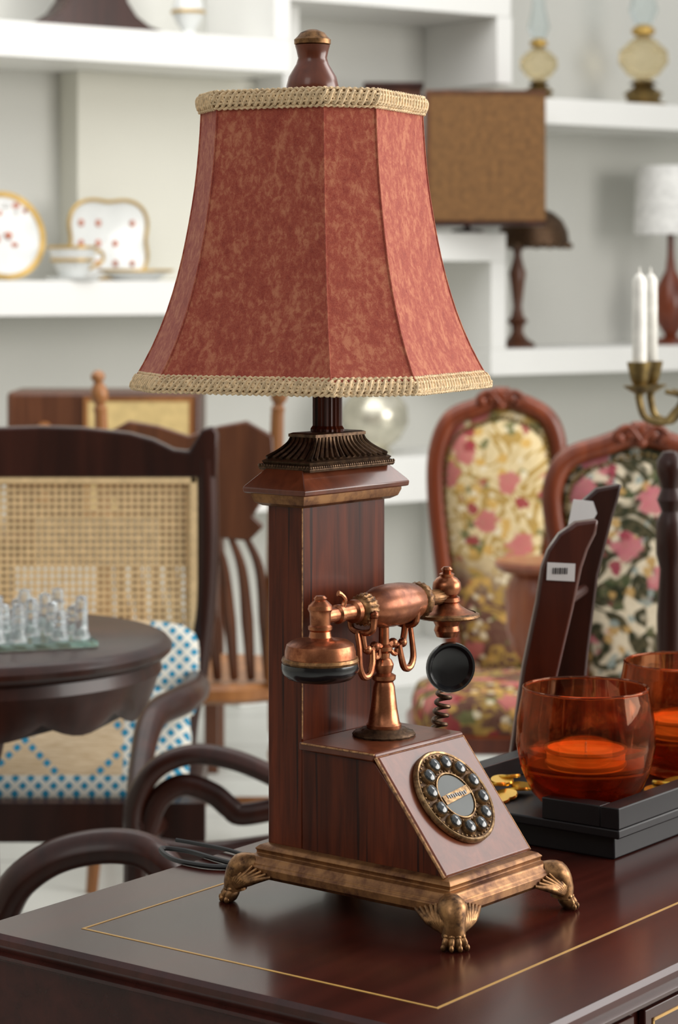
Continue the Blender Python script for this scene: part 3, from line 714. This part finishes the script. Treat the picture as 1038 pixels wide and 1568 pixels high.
# candelabra
e=empty('brass_floor_candelabra',(.575,3.7,0),0)
G().lathe([(0,0),(.12,0),(.12,.015),(.05,.04),(.02,.08),(.014,.3),(.022,.5),(.012,.55),(.012,.9),(.022,.95),(.012,1.0),(.014,1.05),(.02,1.06),(.024,1.10),(0,1.10)]).emit('stem',M_brass,e)
g=G(); gw=G()
for (dx,dy) in ((-.102,0),(-.078,.05),(.10,0),(.0,0.001)):
    if abs(dx)>.01:
        g.tube([(0,0,1.02),(dx*.35,dy*.35,1.035),(dx*.6,dy*.6,1.012),(dx*.9,dy*.9,1.018),(dx,dy,1.045),(dx,dy,1.06)],[.007,.006,.006,.006,.006,.007],8,5)
        g.tube([(dx*.5,dy*.5,1.02),(dx*.35,dy*.5,1.05),(dx*.6,dy*.5,1.06)],.004,8,5)
    g.lathe([(0,1.055),(.006,1.055),(.024,1.066),(.026,1.069),(.010,1.070),(.014,1.078),(.019,1.10),(.020,1.106),(0,1.107)],(dx,dy,0),n=24)
    gw.lathe([(0,1.105),(.0115,1.106),(.0108,1.235),(.006,1.243),(.002,1.246),(.001,1.256),(0,1.256)],(dx,dy,0),n=20)
g.emit('arms_and_cups',M_brass,e); gw.emit('candles',M_wax,e)

e=empty('turned_post_chair',(.43,3.05,0),0)
g=G()
for dx in (0,.42):
    g.lathe([(0,0),(.014,0),(.017,.1),(.017,.4),(.019,.44),(.015,.5),(.018,.8),(.014,.86),(.019,.88),(.019,.92),(.012,.935),(.018,.95),(.012,.965),(.018,.985),(.018,1.0),(.010,1.012),(0,1.014)],(dx,0,0),n=20)
    g.lathe([(0,0),(.012,0),(.018,.2),(.02,.42),(0,.42)],(dx,.40,0),n=16)
for z in (.15,.3): g.tube([(0,0,z),(0,.4,z)],.009,8,1); g.tube([(.42,0,z),(.42,.4,z)],.009,8,1)
for z in (.55,.70,.84): g.box((.21,0,z),(.40,.014,.055))
g.emit('chair_frame',M_dark,e); G().box((.21,.2,.43),(.44,.42,.03)).emit('seat',M_dark,e,bevel=.006)

# ------------------------------------------------------------------ ROUND TABLE + CHESS
e=empty('round_pedestal_table',(-.4625,3.0,.0),0)
k=.857; zz=lambda z: 1.234-(1.234-z)*k
G().lathe([(r*k,zz(z)) for r,z in [(0,.672),(.27,.672),(.282,.676),(.290,.684),(.291,.692),(.284,.700),(.275,.704),(0,.704)]],n=96).emit('table_top',M_dark,e)
g=G(); rg=[]
for z,r,am in ((.672,.272,0),(.655,.276,.0),(.640,.268,.01),(.622,.262,.03),(.612,.25,.06)):
    rg.append([((r*k)*math.cos(2*PI*j/96),(r*k)*math.sin(2*PI*j/96),zz(z)-am*.3*abs(math.sin(6*PI*j/96*2))) for j in range(96)])
g.loft(rg); g.emit('carved_apron',M_dark,e)
G().lathe([(0,.05),(.06,.05),(.05,.10),(.03,.16),(.035,.25),(.045,.35),(.03,.45),(.025,.60),(.05,.705),(0,.705)]).emit('pedestal',M_dark,e)
g=G()
for q_ in range(3):
    a=q_*2*PI/3+.5; g.tube([(0.03*math.cos(a),.03*math.sin(a),.12),(.12*math.cos(a),.12*math.sin(a),.11),(.19*math.cos(a),.19*math.sin(a),.03),(.23*math.cos(a),.23*math.sin(a),.014)],[.022,.02,.015,.014],10,6)
g.emit('tripod_feet',M_dark,e)
e=empty('glass_chess_set',(-.407,2.975,zz(.704)+.0005),20); e.scale=(k,k,k)
G().box2(-.095,.095,-.11,.11,0,.009).emit('glass_board',M_tealg,e,bevel=.001)
g=G()
for i in range(6):
    for j in range(4):
        if (i+j)%4==3: continue
        q_=1.0+.5*((i*3+j*5)%4)/3
        g.lathe([(0,0),(.0130,0),(.0135,.004),(.0105,.010),(.009,.022*q_),(.011,.026*q_),(.0085,.028*q_),(.0095,.034*q_),(.008,.040*q_),(0,.042*q_)],(-.078+.031*i,-.08+.05*j,.0092),n=12)
g.emit('chess_pieces',M_frost,e)

# ------------------------------------------------------------------ CANE ARMCHAIR
ch=empty('cane_back_armchair',(-.505,4.0,0),0)
half=[(0,.987),(.07,.985),(.15,.976),(.19,.965),(.225,.948),(.250,.945),(.262,.965),(.272,.982),(.290,.987),(.300,.975),(.298,.90)]
poly=[(-x,z) for x,z in half[::-1]]+half[1:]
poly=poly+[(.255,.90),(-.255,.90)]
G().prism(poly,-.018,.018).emit('crest_rail',M_dark,ch,bevel=.004)
g=G()
for s in (-1,1): g.tube([(s*.279,0,.93),(s*.281,0,.80),(s*.276,0,.68),(s*.262,-.01,.56),(s*.245,-.02,.47),(s*.24,.0,.30),(s*.25,.05,0)],[.020,.020,.020,.02,.02,.018,.016],12,6)
g.box((0,0,.555),(.54,.03,.04)); g.box((0,-.17,.40),(.56,.40,.05)); g.box((0,-.39,.405),(.6,.03,.06))
g.emit('back_posts_and_rails',M_dark,ch)
g=G()
x0,x1,z0,z1=-.258,.258,.575,.902
n=44
for i in range(n+1):
    x=x0+(x1-x0)*i/n; g.box((x,-.004,(z0+z1)/2),(.0060,.0014,z1-z0))
m_=28
for i in range(m_+1):
    z=z0+(z1-z0)*i/m_; g.box((0,-.0055,z),(x1-x0,.0014,.0060))
g.emit('cane_panel',M_caneM,ch,flat=True)
g=G(); g.box((0,-.012,.896),(.53,.008,.014)); g.box((0,-.012,.58),(.53,.008,.014)); g.box((.258,-.012,.738),(.014,.008,.33)); g.box((-.258,-.012,.738),(.014,.008,.33))
g.emit('cane_binding',M_caneM,ch,bevel=.003)
G().box((.09,.004,.79),(.21,.002,.085)).emit('bright_patch_card',M_paper,ch)  # white card added for the bright patch showing through the cane
def pillow(name,c,d,tilt,M=M_cush):
    rings=[]; a,b,h=d
    for k in range(9):
        t=-1+k/4; w=1-.10*abs(t)**3; r=[]
        for j in range(48):
            u=2*PI*j/48; cc,ss=math.cos(u),math.sin(u); q=1/(abs(cc)**6+abs(ss)**6)**(1/6)
            r.append((a/2*w*q*cc,t*h/2,b/2*w*q*ss))
        rings.append(r)
    o=G().loft(rings).emit(name,M,ch,ang=80,loc=c); o.rotation_euler=(math.radians(tilt),0,0); return o
pillow('seat_cushion',(.0,-.30,.500),(.54,.19,.09),-25)
pillow('seat_cushion_deck',(.0,-.16,.468),(.52,.34,.07),90)
pillow('back_cushion',(.02,-.055,.575),(.50,.18,.06),-8)
def A3(l,y): return [(x+.505,y-4.0,z) for x,z in l]
g=G()
g.tube(A3([(-.060,.515),(-.105,.538),(-.155,.557),(-.210,.563),(-.260,.542),(-.288,.496),(-.288,.450),(-.256,.430),(-.18,.425),(-.06,.44)],3.33),.0150,12,6,False,1.3)
g.tube(A3([(-.275,.455),(-.255,.500),(-.220,.520),(-.180,.508),(-.155,.488),(-.135,.478),(-.060,.492)],3.33),.0115,12,6,False,1.4)
g.tube([(.258,-.02,.56),(.275,-.20,.575),(.262,-.36,.585),(.225,-.45,.575),(.215,-.55,.53),(.217,-.67,.47)],[.018,.022,.024,.022,.018,.016],12,6)
g.tube([(-.258,-.02,.56),(-.275,-.20,.575),(-.262,-.36,.585),(-.262,-.50,.53),(-.26,-.67,.45)],[.018,.022,.024,.022,.018],12,6)
g.tube([(.217,-.67,.47),(.217,-.66,.25),(.235,-.65,.0)],[.017,.018,.018],10,6)
g.tube([(-.26,-.67,.47),(-.26,-.66,.25),(-.27,-.65,.0)],[.017,.018,.018],10,6)
g.tube([(.217,-.67,.43),(.217,-.5,.41),(.23,-.38,.40)],.016,10,5)
g.emit('scroll_arms',M_dark,ch)
e=empty('bentwood_footstool',(-.2844,2.5,0),0)
g=G()
def sx_(p): return [(x*.862,y,1.234-(1.234-z)*.862) for x,y,z in p]
g.tube(sx_([(-.17,0,.33),(-.12,0,.40),(-.088,0,.452),(-.064,0,.493),(-.016,0,.525),(.049,0,.537),(.100,0,.525),(.13,0,.48),(.12,0,.40)])+[(.10,0,.25),(.11,0,.0)],[.019]*11,12,6,False,1.2)
g.tube([(-.145,0,.455),(-.14,0,.25),(-.15,0,0)],.015,10,6)
g.tube([(.09,.14,.44),(.09,.14,.2),(.10,.14,0)],.015,10,6)
g.tube([(-.10,.14,.44),(-.12,.14,0)],.015,10,1)
g.box((-.01,.07,.44),(.22,.17,.03))
g.emit('stool_frame',M_dark,e)

# ------------------------------------------------------------------ SPINDLE CHAIR
e=empty('spindle_back_chair',(-.299,4.7,0),0)
g=G()
fin=[(0,.0),(.012,.0),(.014,.015),(.009,.022),(.016,.032),(.018,.045),(.013,.06),(.008,.066),(.014,.074),(.014,.082),(.006,.090),(0,.091)]
for s in (-1,1):
    g.tube([(s*.165,.03,.42),(s*.170,.0,.70),(s*.176,-.01,.97)],[.014,.016,.013],12,6)
    g.lathe(fin,(s*.176,-.01,.965),(s*.08,0,1),16)
g.emit('posts',M_honey,e)
P=[(-.165,.93),(-.12,.955),(-.06,.945),(0,.925),(.06,.945),(.115,.955),(.168,.925),(.172,.86),(.150,.80),(.128,.765),(.150,.745),(.120,.715),(.06,.722),(0,.73),(-.06,.722),(-.12,.715),(-.150,.745),(-.128,.765),(-.150,.80),(-.17,.86)]
G().prism(P,-.022,.0).emit('crest_rail',M_brown,e,bevel=.004)
g=G()
for k_ in range(9):
    u=-1+2*k_/8; g.tube([(u*.135+.02,.05,.43),(u*.14+.01,.02,.55),(u*.14,-.008,.66),(u*.12-.01,-.01,.73)],[.009,.013,.010,.006],10,5)
g.emit('spindles',M_brown,e)
rg=[]
for z,kk in ((.385,.93),(.395,1.0),(.415,1.0),(.425,.95)):
    rg.append([(.215*kk*math.cos(2*PI*j/48)/(abs(math.cos(2*PI*j/48))**3+abs(math.sin(2*PI*j/48))**3)**(1/3),.20+.21*kk*math.sin(2*PI*j/48)/(abs(math.cos(2*PI*j/48))**3+abs(math.sin(2*PI*j/48))**3)**(1/3),z) for j in range(48)])
G().loft(rg).emit('seat',M_honey,e)
g=G()
for s in (-1,1):
    for y,dy in ((.08,-.05),(.33,.05)):
        lp=[(0,0),(.012,0),(.014,.08),(.020,.11),(.013,.14),(.018,.22),(.024,.28),(.014,.31),(.018,.33),(.014,.39),(0,.39)]
        g.lathe(lp,(s*.20,y+dy*.8,0),(-s*.08,-dy*.8,1),16)
    g.tube([(s*.19,.06,.15),(s*.19,.36,.15)],.009,8,1)
g.tube([(-.19,.2,.15),(.19,.2,.15)],.009,8,1)
g.emit('turned_legs',M_honey,e)

# ------------------------------------------------------------------ RADIO ON CONSOLE
e=empty('console_table',(-.60,6.05,0),0)
g=G(); g.box((0,0,.585),(.62,.36,.03))
for sx in (-1,1):
    for sy in (-1,1): g.box((sx*.28,sy*.15,.285),(.035,.035,.57))
g.box((0,0,.54),(.56,.30,.05)); g.emit('table_frame',M_brown,e,bevel=.003)
e=empty('vintage_wooden_radio',(-.594,6.05,.6),0)
G().box2(-.246,.246,-.11,.11,0,.354).emit('radio_case',M_brown,e,bevel=.012)
G().box2(-.04,.216,-.117,-.11,.05,.33).emit('speaker_cloth',plain('speaker_cloth_fabric',(.62,.46,.20),.9),e)
g=G(); g.box2(-.05,.226,-.119,-.112,.04,.05); g.box2(-.05,.226,-.119,-.112,.33,.34); g.box2(-.05,-.04,-.119,-.112,.05,.33); g.box2(.216,.226,-.119,-.112,.05,.33)
for k_ in range(3): g.lathe([(0,0),(.018,0),(.016,.016),(0,.017)],(-.15,-.11,.08+.09*k_),(0,-1,0),20)
g.emit('radio_trim_and_knobs',M_honey,e)

# ------------------------------------------------------------------ LIGHT
wd=bpy.data.worlds.new('World'); S.world=wd; wd.use_nodes=True
bg=wd.node_tree.nodes['Background']; bg.inputs[0].default_value=(.98,.985,1,1); bg.inputs[1].default_value=.68
def area(name,loc,tgt,size,size_y,en,col=(1,1,1)):
    l=bpy.data.lights.new(name,'AREA'); l.shape='RECTANGLE'; l.size=size; l.size_y=size_y; l.energy=en; l.color=col
    o=bpy.data.objects.new(name,l); S.collection.objects.link(o); o.location=loc
    o.rotation_euler=(Vector(tgt)-Vector(loc)).to_track_quat('-Z','Y').to_euler(); return o
area('window_daylight',(4.3,2.2,1.95),(0,2.0,1.0),4.0,2.0,225,(1,.96,.91))
area('sheen_softbox',(2.6,3.4,3.3),(.1,1.8,.9),1.6,1.6,50,(1,.97,.94))  # added softbox that gives the sloped telephone front its sheen
area('shelf_fill',(-.3,5.0,3.3),(0,6.5,1.0),3.5,2,62,(1,.98,.94))  # unseen area light brightening the shelves at the back
area('front_fill',(-1.2,-.8,3.0),(0,1.9,1.0),1.2,1.2,12,(1,.96,.90))  # unseen fill light, keeps the lamp's left faces from going dark

# ------------------------------------------------------------------ CAMERA
cam=bpy.data.cameras.new('camera'); co=bpy.data.objects.new('camera',cam); S.collection.objects.link(co)
co.location=(0,0,1.234); co.rotation_euler=(PI/2,0,0)
cam.sensor_fit='AUTO'; cam.sensor_width=36; cam.lens=82.65; cam.shift_y=-.2258
cam.dof.use_dof=True; cam.dof.focus_distance=1.79; cam.dof.aperture_fstop=11.0
cam.clip_end=60
S.camera=co
